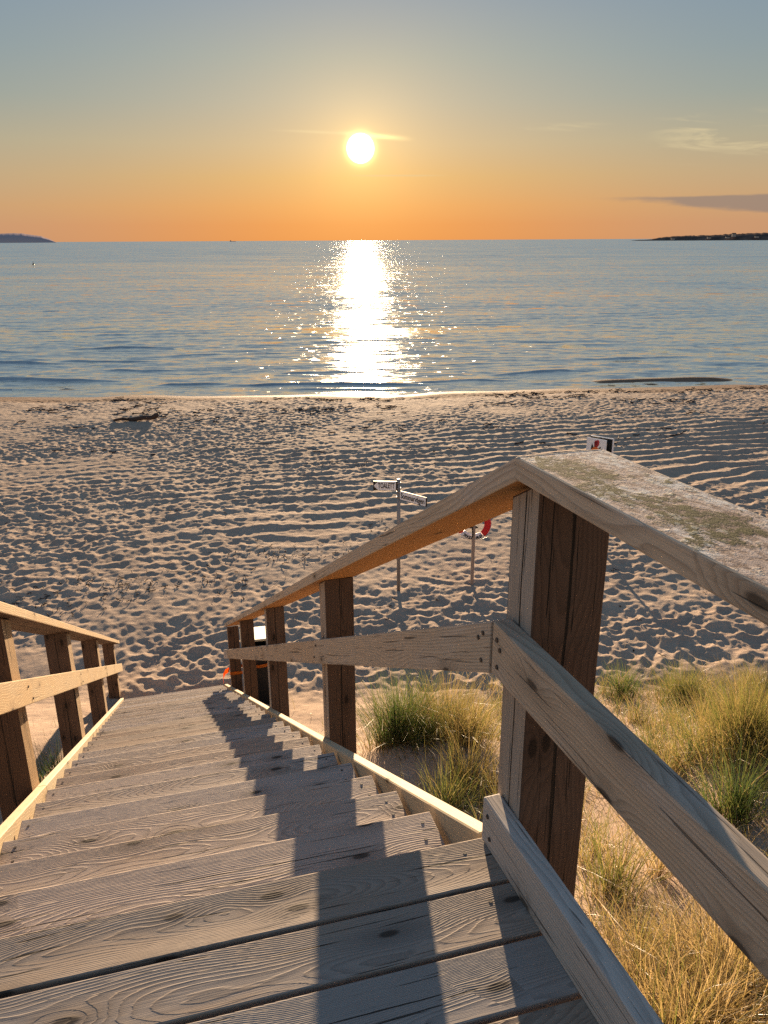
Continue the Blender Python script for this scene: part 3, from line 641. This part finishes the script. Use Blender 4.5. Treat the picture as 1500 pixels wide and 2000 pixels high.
for i, (rn, wd, dp) in enumerate(lp):
    rc = rn + dp / 2
    gz = float(ground(*(SP(rc, LL(rc), 0).xy), False)) - ZE
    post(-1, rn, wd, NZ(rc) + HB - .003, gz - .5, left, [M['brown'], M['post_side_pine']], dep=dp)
# material order on a rail: -x +x -y +y -z(under) +z(top)
HC = HB + .0235
def handrail(side, r0, r1, parent, mats):
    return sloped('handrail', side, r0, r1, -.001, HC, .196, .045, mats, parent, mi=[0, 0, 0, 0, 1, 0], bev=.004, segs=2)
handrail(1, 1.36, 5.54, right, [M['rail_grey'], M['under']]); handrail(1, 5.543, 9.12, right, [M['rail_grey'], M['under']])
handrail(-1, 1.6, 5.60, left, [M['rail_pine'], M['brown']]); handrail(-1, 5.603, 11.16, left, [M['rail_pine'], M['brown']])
def midrail(side, r0, r1, parent, mats, jog=0):
    return sloped('mid_rail', side, r0, r1, jog, .530, .045, .116, mats, parent, bev=.004, segs=2, r_off=-.003)
midrail(1, 1.44, 3.45, right, [M['rail_grey']]); midrail(1, 3.453, 9.1, right, [M['rail_grey']], .002); midrail(1, 9.103, 9.72, right, [M['rail_grey']], 0)
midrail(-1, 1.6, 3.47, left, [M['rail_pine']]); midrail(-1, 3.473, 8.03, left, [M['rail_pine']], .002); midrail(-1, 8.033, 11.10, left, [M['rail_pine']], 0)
# landing part of the right railing
PD = Vector((math.sin(R(-18.5)), math.cos(R(-18.5)), 0)); PR = Vector((PD.y, -PD.x, 0))
P0 = Vector((.2365, 1.553, ZE))
def LP(s, off, z): return P0 + PD * s + PR * off + Vector((0, 0, z))
beam('kick_board', LP(0, .0225, -1.337), LP(-3.4, .0225, -1.337), .045, .125, [M['rail_grey']], right, bev=.005, segs=2)
beam('mid_rail', LP(-.01, .0225, -.860), LP(-3.4, .0225, -.860), .045, .128, [M['rail_grey']], right, bev=.005, segs=2)
beam('handrail', LP(-.074, .098, -.427), LP(-3.4, .098, -.428), .198, .046, [M['rail_grey'], M['brown'], M['lichen']], right, mi=[0, 0, 0, 0, 1, 2], bev=.005, segs=2)
for s_ in (-2.05,):
    p = LP(s_, .047 + .0725, -3.2); q = LP(s_, .047 + .0725, -.453); mm = frame((p + q) / 2, q - p, PD)
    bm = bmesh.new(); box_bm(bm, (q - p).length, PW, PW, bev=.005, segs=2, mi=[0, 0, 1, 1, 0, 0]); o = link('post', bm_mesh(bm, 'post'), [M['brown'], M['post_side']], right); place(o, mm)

scr2 = scr.copy(); scr2.name = 'rail_screw'
def rail_screw(parent, pos, nrm_):
    o = bpy.data.objects.new('screw', scr2); COL.objects.link(o); o.parent = parent
    place(o, Matrix.Translation(pos) @ Vector((0, 0, 1)).rotation_difference(Vector(nrm_)).to_matrix().to_4x4() @ Matrix.Scale(1.15, 4))
for rn, wd, dp in rp[1:]:
    for rr_, zz_ in ((rn + .04, .565), (rn + .085, .50)):
        rail_screw(right, SP(rr_, RL(rr_) - .0045, NZ(rr_) + zz_ - .005), -TD)
for rn, wd, dp in lp[:-1]:
    for rr_, zz_ in ((rn + .04, .565), (rn + .11, .50)):
        rail_screw(left, SP(rr_, LL(rr_) + .0045, NZ(rr_) + zz_ - .015), TD)
for s_, z_ in ((-.035, -.83), (-.05, -.848), (-.04, -.895), (-.03, -1.31), (-.045, -1.365), (-1.99, -.83), (-2.02, -.90)):
    rail_screw(right, LP(s_, -.001, z_), -PR)
for rr_, zz_ in ((1.475, .57), (1.50, .56), (1.48, .50)):
    rail_screw(right, SP(rr_, RL(rr_) - .001, NZ(rr_) + zz_ - .002), -TD)

# ------------------------------------------------------------------ signs, lifebuoy, bin
def tube(bm, pts, r, n=8):
    rings = []
    pts = [Vector(p) for p in pts]
    for i, p in enumerate(pts):
        dd = (pts[min(i + 1, len(pts) - 1)] - pts[max(i - 1, 0)]).normalized()
        a = dd.orthogonal().normalized() if i == 0 else (rings[-1][1] - dd * rings[-1][1].dot(dd)).normalized()
        b = dd.cross(a); rr = r[i] if isinstance(r, (list, tuple)) else r
        rings.append(([bm.verts.new(p + (a * math.cos(2 * math.pi * k / n) + b * math.sin(2 * math.pi * k / n)) * rr) for k in range(n)], a))
    for (r1, _), (r2, _) in zip(rings[:-1], rings[1:]):
        for k in range(n): bm.faces.new((r1[k], r1[(k + 1) % n], r2[(k + 1) % n], r2[k]))
    bm.faces.new(rings[0][0][::-1]); bm.faces.new(rings[-1][0])
def local(parent, name, bm, mats, smooth=False, mm=None):
    o = link(name, bm_mesh(bm, name, smooth), mats, parent)
    if mm is not None: o.matrix_local = mm
    return o
def text(parent, s, size, mt, mm, ext=.002, width=None, name='lettering'):
    cu = bpy.data.curves.new(name, 'FONT'); cu.body = s; cu.size = size; cu.extrude = ext; cu.align_x = 'CENTER'; cu.align_y = 'CENTER'; cu.offset = size * .018
    o = bpy.data.objects.new(name + '_tmp', cu); COL.objects.link(o)
    dg = bpy.context.evaluated_depsgraph_get(); me = bpy.data.meshes.new_from_object(o.evaluated_get(dg)); bpy.data.objects.remove(o)
    xs = [v.co.x for v in me.vertices]; wd = max(xs) - min(xs)
    if width: 
        for v in me.vertices: v.co.x *= width / wd
    me.materials.clear(); oo = link(name, me, [mt], parent); oo.matrix_local = mm; return oo
def gz(x, y): return float(ground(x, y, False))

# direction signs
bx, by = .27, 13.56; bz = gz(bx, by)
sign = reg(empty('direction_sign', (bx, by, bz), 'slim grey signpost on the sand carrying TOALETT and Sommarvägen boards', 'signpost'))
bm = bmesh.new(); tube(bm, [(0, 0, -.3), (0, 0, 2.24)], .034, 10); local(sign, 'pole', bm, [M['steel']], True)
def signboard(name, wd, ht, rotz, z, xoff, letters, arrow, lw, lh):
    mm = Matrix.Translation((0, -.03, z)) @ Matrix.Rotation(rotz, 4, 'Z') @ Matrix.Translation((xoff, 0, 0)) @ Matrix.Rotation(R(90), 4, 'X')
    bm = bmesh.new(); box_bm(bm, wd, ht, .03, bev=.002); o = local(sign, name, bm, [M['black']], mm=mm)
    # white face, proud of the black board
    bm = bmesh.new()
    if arrow:
        pts = [(-wd / 2 + .01, 0), (-wd / 2 + .085, -ht / 2 + .008), (wd / 2 - .025, -ht / 2 + .008), (wd / 2 - .025, ht / 2 - .008), (-wd / 2 + .085, ht / 2 - .008)]
    else: pts = [(-wd / 2 + .010, -ht / 2 + .010), (wd / 2 - .010, -ht / 2 + .010), (wd / 2 - .010, ht / 2 - .010), (-wd / 2 + .010, ht / 2 - .010)]
    lo_ = [bm.verts.new((x, y, .0152)) for x, y in pts]; hi = [bm.verts.new((x, y, .0185)) for x, y in pts]
    bm.faces.new(hi); n_ = len(pts)
    for i in range(n_): bm.faces.new((lo_[i], lo_[(i + 1) % n_], hi[(i + 1) % n_], hi[i]))
    local(o, 'sign_face', bm, [M['white']])
    text(o, letters, lh, M['black'], Matrix.Translation((.02 if arrow else 0, 0, .0205)), .0012, lw)
    return o
signboard('toilet_arrow_board', .44, .175, R(-4), 2.12, -.245, 'TOALETT', True, .30, .14)
signboard('street_name_board', .62, .17, R(-42), 1.95, .345, 'Sommarvägen', False, .55, .14)
for z_ in (2.17, 2.07, 2.00, 1.90):
    bm = bmesh.new(); box_bm(bm, .085, .085, .018, (0, 0, z_), bev=.003); local(sign, 'clamp', bm, [M['steel']])

# lifebuoy on its stake
bx, by = 1.71, 13.90; bz = gz(bx, by)
lb = reg(empty('lifebuoy_stake', (bx, by, bz), 'pale wooden stake on the sand in front of the red and white lifebuoy', 'post'))
bm = bmesh.new(); box_bm(bm, .062, .062, 1.55, (0, 0, .5), bev=.006); local(lb, 'stake', bm, [M['postwood']])
bm = bmesh.new(); box_bm(bm, .17, .03, .035, (0, .045, 1.16), bev=.004); box_bm(bm, .035, .12, .04, (-.04, .07, 1.18), bev=.004); box_bm(bm, .035, .12, .04, (.04, .07, 1.18), bev=.004)
tube(bm, [(-.03, -.04, 1.22), (-.035, -.05, 1.15), (-.02, -.045, 1.05), (-.03, -.04, .98)], .012, 6)
local(lb, 'hook', bm, [M['black']])
RC = Vector((bx + .01, by + .11, bz + 1.27 - .07))
buoy_ = reg(empty('lifebuoy', RC, 'red and white ring lifebuoy hanging on the pale stake under the right handrail', 'lifebuoy'))
def ring_part(name, a0, a1, mt, n=14, Rr=.270, rr=.066, k=12):
    bm = bmesh.new(); rings = []
    for i in range(n + 1):
        a = R(a0 + (a1 - a0) * i / n); c = Vector((math.cos(a) * Rr, 0, math.sin(a) * Rr)); e_ = Vector((math.cos(a), 0, math.sin(a)))
        rings.append([bm.verts.new(c + e_ * math.cos(2 * math.pi * j / k) * rr + Vector((0, 1, 0)) * math.sin(2 * math.pi * j / k) * rr * .75) for j in range(k)])
    for r1, r2 in zip(rings[:-1], rings[1:]):
        for j in range(k): bm.faces.new((r1[j], r1[(j + 1) % k], r2[(j + 1) % k], r2[j]))
    bm.faces.new(rings[0][::-1]); bm.faces.new(rings[-1])
    local(buoy_, name, bm, [mt], True)
for a in (-142, -52, 38, 128): 
    ring_part('white_segment', a, a + 104 - 14, M['white']) if a in (-142,) else None
ring_part('red_segment', -48, 22, M['red']); ring_part('white_segment', 24, 66, M['white']); ring_part('red_segment', 68, 112, M['red']); ring_part('white_segment', 114, 156, M['white']); ring_part('red_segment', 158, 214, M['red'])
def arc_text(s, a0, a1, rad, parent):
    for i, ch in enumerate(s):
        a = a0 + (a1 - a0) * (i + .5) / len(s)
        mm = Matrix.Rotation(R(90), 4, 'X') @ Matrix.Translation((math.cos(R(a)) * rad, math.sin(R(a)) * rad, .051)) @ Matrix.Rotation(R(a + 90), 4, 'Z')
        text(parent, ch, .085, M['black'], mm, .001, None, 'letter')
arc_text('TRYGG', -136, -100, .272, buoy_); arc_text('HANSA', -84, -52, .272, buoy_)
for a in (-45, 45, 135, -135):
    bm = bmesh.new(); tube(bm, [(math.cos(R(a - 42)) * .34, -.01, math.sin(R(a - 42)) * .34), (math.cos(R(a)) * .385, -.01, math.sin(R(a)) * .385), (math.cos(R(a + 42)) * .34, -.01, math.sin(R(a + 42)) * .34)], .005, 5)
    local(buoy_, 'grab_line', bm, [M['white']], True)

# information boards beyond the landing rail
bx, by = 4.66, 16.55; bz = gz(bx, by)
info = reg(empty('information_board', (bx, by, bz), 'white beach notice with an orange animal drawing, peeking over the lichen-covered handrail', 'sign'))
bm = bmesh.new(); tube(bm, [(-.0, 0, -.3), (0, 0, 2.2)], .035, 8); local(info, 'pole', bm, [M['steel']], True)
mm = Matrix.Translation((-.02, -.06, 1.97)) @ Matrix.Rotation(R(-42), 4, 'Z') @ Matrix.Rotation(R(90), 4, 'X')
bm = bmesh.new(); box_bm(bm, .46, .62, .03, bev=.003); pan = local(info, 'front_panel', bm, [M['white']], mm=mm)
bm = bmesh.new(); box_bm(bm, .52, .62, .03, bev=.003)
local(info, 'back_panel', bm, [M['black']], mm=Matrix.Translation((.12, .05, 1.97)) @ Matrix.Rotation(R(-42), 4, 'Z') @ Matrix.Rotation(R(90), 4, 'X'))
bm = bmesh.new(); box_bm(bm, .02, .62, .034, (.27, 0, 0)); box_bm(bm, .52, .014, .034, (0, .317, 0)); local(info, 'panel_edge', bm, [M['white']], mm=Matrix.Translation((.12, .05, 1.97)) @ Matrix.Rotation(R(-42), 4, 'Z') @ Matrix.Rotation(R(90), 4, 'X'))
def flat(parent, name, pts, z, th, mt):
    bm = bmesh.new(); lo_ = [bm.verts.new((x, y, z)) for x, y in pts]; hi = [bm.verts.new((x, y, z + th)) for x, y in pts]; bm.faces.new(hi); n_ = len(pts)
    for i in range(n_): bm.faces.new((lo_[i], lo_[(i + 1) % n_], hi[(i + 1) % n_], hi[i]))
    return local(parent, name, bm, [mt])
tl = [(-.03, .245), (0, .285), (.035, .275), (.055, .235), (.05, .18), (.03, .14), (.0, .11), (-.03, .10)]
wv_ = [.022, .024, .024, .022, .02, .016, .014, .012]
lp_ = [(x - w_ * .9, y - w_ * .3) for (x, y), w_ in zip(tl, wv_)]; rp_ = [(x + w_ * .9, y + w_ * .3) for (x, y), w_ in zip(tl, wv_)]
flat(pan, 'painted_tail', lp_[::-1] + rp_, .0152, .002, M['tail'])
flat(pan, 'painted_animal', [(-.12, -.16), (.12, -.16), (.11, .06), (.06, .11), (0, .13), (-.06, .12), (-.11, .06)], .0156, .002, M['fox_orange'])
flat(pan, 'painted_ear', [(-.12, .05), (-.055, .115), (-.10, .20)], .0162, .002, M['black']); flat(pan, 'painted_ear', [(.06, .05), (.125, .03), (.11, .15), (.075, .13)], .0162, .002, M['black'])

# wheelie bin beside the foot of the right railing
bx, by = -1.70, 9.62; bz = gz(bx, by)
bn = reg(empty('litter_bin', (bx, by, bz - .02), 'black litter bin with a cream lid behind the right railing at the stair foot', 'bin'))
bn.rotation_euler = (0, 0, R(12)); PM[bn.name] = Matrix.LocRotScale(bn.location, bn.rotation_euler, bn.scale)
bm = bmesh.new()
bo = [(-.20, -.20), (.20, -.20), (.20, .22), (-.20, .22)]; to = [(-.28, -.30), (.28, -.30), (.28, .30), (-.28, .30)]; ti = [(x * .92, y * .92) for x, y in to]; bi = [(x * .9, y * .9) for x, y in bo]
L1 = [bm.verts.new((x, y, 0)) for x, y in bo]; L2 = [bm.verts.new((x, y, .98)) for x, y in to]; L3 = [bm.verts.new((x, y, .98)) for x, y in ti]; L4 = [bm.verts.new((x, y, .25)) for x, y in bi]
for A_, B_ in ((L1, L2), (L2, L3), (L3, L4)):
    for i in range(4): bm.faces.new((A_[i], A_[(i + 1) % 4], B_[(i + 1) % 4], B_[i]))
bm.faces.new(L1[::-1]); bm.faces.new(L4); bmesh.ops.bevel(bm, geom=bm.edges[:], offset=.008, segments=1, affect='EDGES')
local(bn, 'bin_body', bm, [M['bin']])
bm = bmesh.new(); box_bm(bm, .60, .56, .03, bev=.012, segs=2); local(bn, 'lid', bm, [M['cream']], mm=Matrix.Translation((0, .06, 1.05)) @ Matrix.Rotation(R(-9), 4, 'X'))
bm = bmesh.new(); tube(bm, [(-.24, .38, 1.16), (-.24, .44, 1.19), (.24, .44, 1.19), (.24, .38, 1.16)], .014, 6); local(bn, 'handle', bm, [M['bin']])
for sx in (-.2, .2):
    bm = bmesh.new(); bmesh.ops.create_cone(bm, cap_ends=True, segments=16, radius1=.10, radius2=.10, depth=.05); local(bn, 'wheel', bm, [M['bin']], mm=Matrix.Translation((sx, .26, .10)) @ Matrix.Rotation(R(90), 4, 'Y'))
# orange strap tying the bin to the posts, with a loose end
z0 = NZ(9.33) + .21
strap = reg(empty('orange_strap', SP(9.33, RL(9.33), z0), 'orange strap tied round the bin and last right post with a loose hanging end', 'strap'))
def ribbon(name, pts, wd):
    bm = bmesh.new(); prev = None
    for p_ in pts:
        p_ = Vector(p_); a_ = bm.verts.new(p_ + Vector((0, 0, wd / 2))); b_ = bm.verts.new(p_ - Vector((0, 0, wd / 2)))
        if prev: bm.faces.new((prev[0], a_, b_, prev[1]))
        prev = (a_, b_)
    bmesh.ops.solidify(bm, geom=bm.faces[:], thickness=.004)
    o = link(name, bm_mesh(bm, name), [M['orange']], strap); place(o, Matrix.Identity(4)); return o
f9 = RL(9.33)
ribbon('band', [SP(9.50, f9 + .035, z0), SP(9.322, f9 + .035, z0), SP(9.322, f9 + .20, z0 - .01), SP(9.50, f9 + .205, z0 - .01)], .045)
bb = Vector((bx, by, 0))
ribbon('band', [Vector((bx - .30, by - .31, z0 + ZE)), Vector((bx, by - .325, z0 + ZE - .01)), Vector((bx + .33, by - .21, z0 + ZE))], .045)
ribbon('loose_end', [SP(9.40, f9 + .03, z0 + .02), SP(9.42, f9 - .02, z0 - .02), SP(9.46, f9 - .05, z0 - .10), SP(9.46, f9 - .055, z0 - .2)], .07)

# driftwood
gx_, gy_ = -9.46, 29.5
dr = reg(empty('driftwood_log', (gx_, gy_, gz(gx_, gy_)), 'dark crooked driftwood log lying on the sand near the water on the left', 'driftwood'))
bm = bmesh.new(); tube(bm, [(-.95, 0, .03), (-.6, .05, .08), (-.2, -.03, .06), (.2, .04, .12), (.5, .02, .12), (.72, .0, .16)], [.04, .06, .08, .09, .09, .07], 9); local(dr, 'trunk', bm, [M['drift']], True)
bm = bmesh.new(); tube(bm, [(.55, .02, .12), (.75, -.03, .24), (.82, -.03, .27)], [.09, .09, .05], 8); tube(bm, [(-.3, 0, .06), (-.5, -.15, .14), (-.8, -.2, .1)], [.05, .04, .02], 7); local(dr, 'branch_stub', bm, [M['drift']], True)

# seaweed and twigs washed up: too many to count
def debris():
    V = []; F = []
    def tw(x, y, L, wd, a, lift):
        z_ = float(ground(np.array([x]), np.array([y]))[0]) + .004; b = len(V)
        c, s = math.cos(a), math.sin(a); n = 4
        for i in range(n + 1):
            t_ = i / n - .5; px_ = x + c * t_ * L + random.uniform(-.1, .1) * L * .3; py_ = y + s * t_ * L + random.uniform(-.1, .1) * L * .3; zz = z_ + lift * random.random()
            V.extend([(px_ - s * wd, py_ + c * wd, zz), (px_ + s * wd, py_ - c * wd, zz), (px_, py_, zz + wd * 1.3)])
        for i in range(n):
            p_ = b + 3 * i
            F.extend([(p_, p_ + 3, p_ + 5, p_ + 2), (p_ + 1, p_ + 2, p_ + 5, p_ + 4), (p_, p_ + 1, p_ + 4, p_ + 3)])
    for _ in range(1700):
        y = random.choice([random.gauss(32.3, 1.3), random.gauss(34.8, .5), random.uniform(24, 35)]); x = random.uniform(-20, 22); y += float(shore_shift(x)) * .9
        if vnoise(np.array([x * .5]), np.array([y * 1.1]), 71)[0] < .5: continue
        tw(x, y, random.uniform(.08, .45), random.uniform(.008, .03), random.gauss(.15, .5), .04)
    for (cx, cy, sx, sy, n) in [(-4.6, 14.0, 1.4, .35, 130), (-7, 12.9, 1.2, .3, 90), (-2.0, 15.6, .8, .3, 60), (-1.5, 23.0, .9, .25, 40), (0, 16.8, .4, .3, 12), (-.3, 12.6, .5, .4, 12), (5, 15, 2, 1, 20), (3, 20, 4, 2, 40), (-8, 18, 3, 1.5, 60), (4.5, 10.5, 2, .6, 20)]:
        for _ in range(n): tw(random.gauss(cx, sx), random.gauss(cy, sy), random.uniform(.03, .16), random.uniform(.004, .011), random.uniform(0, 3.14), .03)
    link('washed_up_seaweed', npmesh('seaweed', V, F, False), [M['weed']], kind='stuff', label='dark dry seaweed and twigs scattered over the beach sand', cat='seaweed')
debris()

# ------------------------------------------------------------------ grass
def blades(bases, hts, wds, tones, lean_dir, lean_amt, droop, segs=4):
    n = len(bases); t_ = np.linspace(0, 1, segs + 1)
    side_a = rng.uniform(0, 2 * np.pi, n); sx = np.cos(side_a); sy = np.sin(side_a)
    V = np.zeros((n, segs + 1, 2, 3)); ld = np.stack([np.cos(lean_dir), np.sin(lean_dir)], -1)
    for k, t in enumerate(t_):
        off = lean_amt * t ** 1.0 + droop * t ** 2.2
        hz = np.sqrt(np.maximum(1 - np.minimum(off, .97) ** 2 * .8, .05))
        cx = bases[:, 0] + ld[:, 0] * off * hts; cy = bases[:, 1] + ld[:, 1] * off * hts
        cz = bases[:, 2] + hts * t * hz - hts * np.maximum(droop - .45, 0) * t ** 3 * .8
        ww = wds * (1 - t ** 1.6 * .9) / 2
        for s_, sg in ((0, -1), (1, 1)):
            V[:, k, s_, 0] = cx + sg * sx * ww; V[:, k, s_, 1] = cy + sg * sy * ww; V[:, k, s_, 2] = cz
    nv = (segs + 1) * 2; base = (np.arange(n) * nv)[:, None]
    fk = np.array([[2 * k, 2 * k + 1, 2 * k + 3, 2 * k + 2] for k in range(segs)])
    F = (base[:, :, None] + fk[None]).reshape(-1, 4)
    tone = np.repeat(tones, nv); al = np.tile(np.repeat(t_, 2), n)
    return V.reshape(-1, 3), F, tone, al
def grass_obj(name, parts, **tags):
    V = np.concatenate([p[0] for p in parts]); tone = np.concatenate([p[2] for p in parts]); al = np.concatenate([p[3] for p in parts])
    F = []; o_ = 0
    for p in parts: F.append(p[1] + o_); o_ += len(p[0])
    F = np.concatenate(F); org = V.mean(0); org[2] = V[:, 2].min()
    me = npmesh(name, V - org, F, True)
    for nm, dt in (('tone', tone), ('along', al)):
        a = me.attributes.new(nm, 'FLOAT', 'POINT'); a.data.foreach_set('value', dt.astype(np.float32))
    o = link(name, me, [M['grass']], **tags); o.location = org; return o, len(F)
def tuft(cx, cy, rad, n, h, tone, spread=.35, droop=.25, dead=.15):
    r_ = rad * np.abs(rng.normal(0, .55, n)); a = rng.uniform(0, 2 * np.pi, n)
    x = cx + r_ * np.cos(a); y = cy + r_ * np.sin(a)
    z = ground(x, y, False) - .02
    ld = a + rng.normal(0, .9, n); la = np.abs(rng.normal(0, spread, n)) * (.3 + r_ / rad)
    hh = h * rng.uniform(.45, 1.1, n); dr_ = np.abs(rng.normal(0, droop, n))
    tn = np.clip(rng.normal(tone, .13, n), 0, 1); dd = rng.random(n) < dead; tn[dd] = rng.uniform(.75, 1, dd.sum()); dr_[dd] += .3
    return blades(np.stack([x, y, z], -1), hh, rng.uniform(.0035, .0075, n), tn, ld, la, dr_)
def off_stairs(x, y, mrg=.25):
    run = -.2631 * x + .9648 * y; acr = .9648 * x + .2631 * y
    return (acr > RL(run) + mrg) | (acr < LL(run) - mrg)
TU = [('dense green tuft with a brown right half, left of the tall near post', [(.12, 6.75, .34, 1000, .86, .22), (.62, 6.95, .38, 1000, .82, .70), (.35, 6.55, .30, 500, .6, .35), (.80, 6.45, .34, 520, .62, .72)]),
      ('thin green-gold tuft standing just beside the near post above the kick board', [(1.05, 7.55, .22, 330, .66, .5)]),
      ('low arching green tuft close behind the stringer below the big clump', [(.50, 5.25, .24, 420, .50, .42), (.72, 5.75, .30, 380, .55, .66), (.95, 5.5, .25, 260, .45, .75)]),
      ('small bright green tuft on open sand, nearest right of the tall post', [(3.36, 9.60, .24, 420, .60, .28)]),
      ('bushy green and brown tuft in the middle of the far dune edge', [(4.15, 9.35, .42, 900, .66, .48)]),
      ('largest golden-brown tuft at the right edge of the picture', [(3.15, 5.75, .55, 1700, .82, .60), (3.45, 5.2, .4, 600, .6, .75)]),
      ('tall green tuft sticking up just above the mid rail at the right edge', [(2.62, 4.75, .22, 420, .62, .25)]),
      ('tall golden tuft behind the largest one at the right edge', [(4.75, 8.3, .55, 1300, .76, .58)]),
      ('dry straw-coloured heap of grass in the bottom right corner', [(1.60, 2.75, .42, 1500, .50, .88), (1.25, 2.35, .35, 900, .42, .92), (2.0, 2.6, .35, 700, .45, .85)]),
      ('thin tuft with dark roots under the lower part of the mid rail', [(1.42, 3.85, .20, 230, .58, .52)]),
      ('short green tuft behind the first post of the left railing', [(-3.05, 6.1, .30, 420, .50, .10)])]
tot_g = 0
for lab, ps in TU:
    o, n_ = grass_obj('grass_tuft', [tuft(cx, cy, rd, n, h, tn, droop=.55 if 'dry' in lab else .28, spread=.6 if 'dry' in lab else .35, dead=.35 if 'dry' in lab else .12) for (cx, cy, rd, n, h, tn) in ps], label=lab, cat='grass tuft')
    o['group'] = 'grass tufts on the dune'; tot_g += n_
parts = []
tries = 0; cnt = 0
while cnt < 470 and tries < 20000:
    tries += 1
    y = random.uniform(1.2, 10.2); x = random.uniform(-.2, 1.5 + .68 * y)
    if not off_stairs(x, y): continue
    dn = float(vnoise(np.array([x * .55 + 3]), np.array([y * .55]), 15)[0]) * .6 + .55 * sstep(np.array([x / (y * .55 + .5)]), .25, .9)[0]
    if y < 3.1: dn += .3
    elif y < 4.6 and x < 2.2: dn *= .7
    if x < 1.3 and y > 5.3: continue
    if random.random() > dn: continue
    n = random.randint(20, 75); tone = random.choice([.15, .3, .45, .55, .65, .8])
    if y < 4.2: tone = random.choice([.45, .6, .75, .85])
    parts.append(tuft(x, y, random.uniform(.06, .22), n, random.uniform(.22, .55), tone, .45, .3, .3)); cnt += 1
# single stalks and dead litter lying on the sand
n = 7000; y = rng.uniform(.9, 10.3, n); x = rng.uniform(-.1, 1, n) * (1.5 + .68 * y)
ok = off_stairs(x, y, .2) & ((x > 1.0) | (y < 5.2) | (rng.random(n) < .25)); x, y = x[ok], y[ok]; n = len(x)
z = ground(x, y, False) - .005
parts.append(blades(np.stack([x, y, z], -1), rng.uniform(.12, .42, n), rng.uniform(.003, .006, n), rng.uniform(.35, 1, n), rng.uniform(0, 6.28, n), np.abs(rng.normal(.5, .4, n)), np.abs(rng.normal(.3, .3, n))))
n = 260; x = rng.normal(-3.6, 1.2, n); y = rng.uniform(4.5, 9.3, n); ok = off_stairs(x, y, .3); x, y = x[ok], y[ok]; n = len(x)
parts.append(blades(np.stack([x, y, ground(x, y, False)], -1), rng.uniform(.1, .35, n), rng.uniform(.003, .006, n), rng.uniform(.1, .8, n), rng.uniform(0, 6.28, n), np.abs(rng.normal(.4, .3, n)), np.abs(rng.normal(.3, .3, n))))
o, n_ = grass_obj('dune_grass', parts, kind='stuff', label='sparse green and straw-coloured dune grass spread over the sand right of the stairs', cat='grass')
print('grass quads', tot_g + n_)
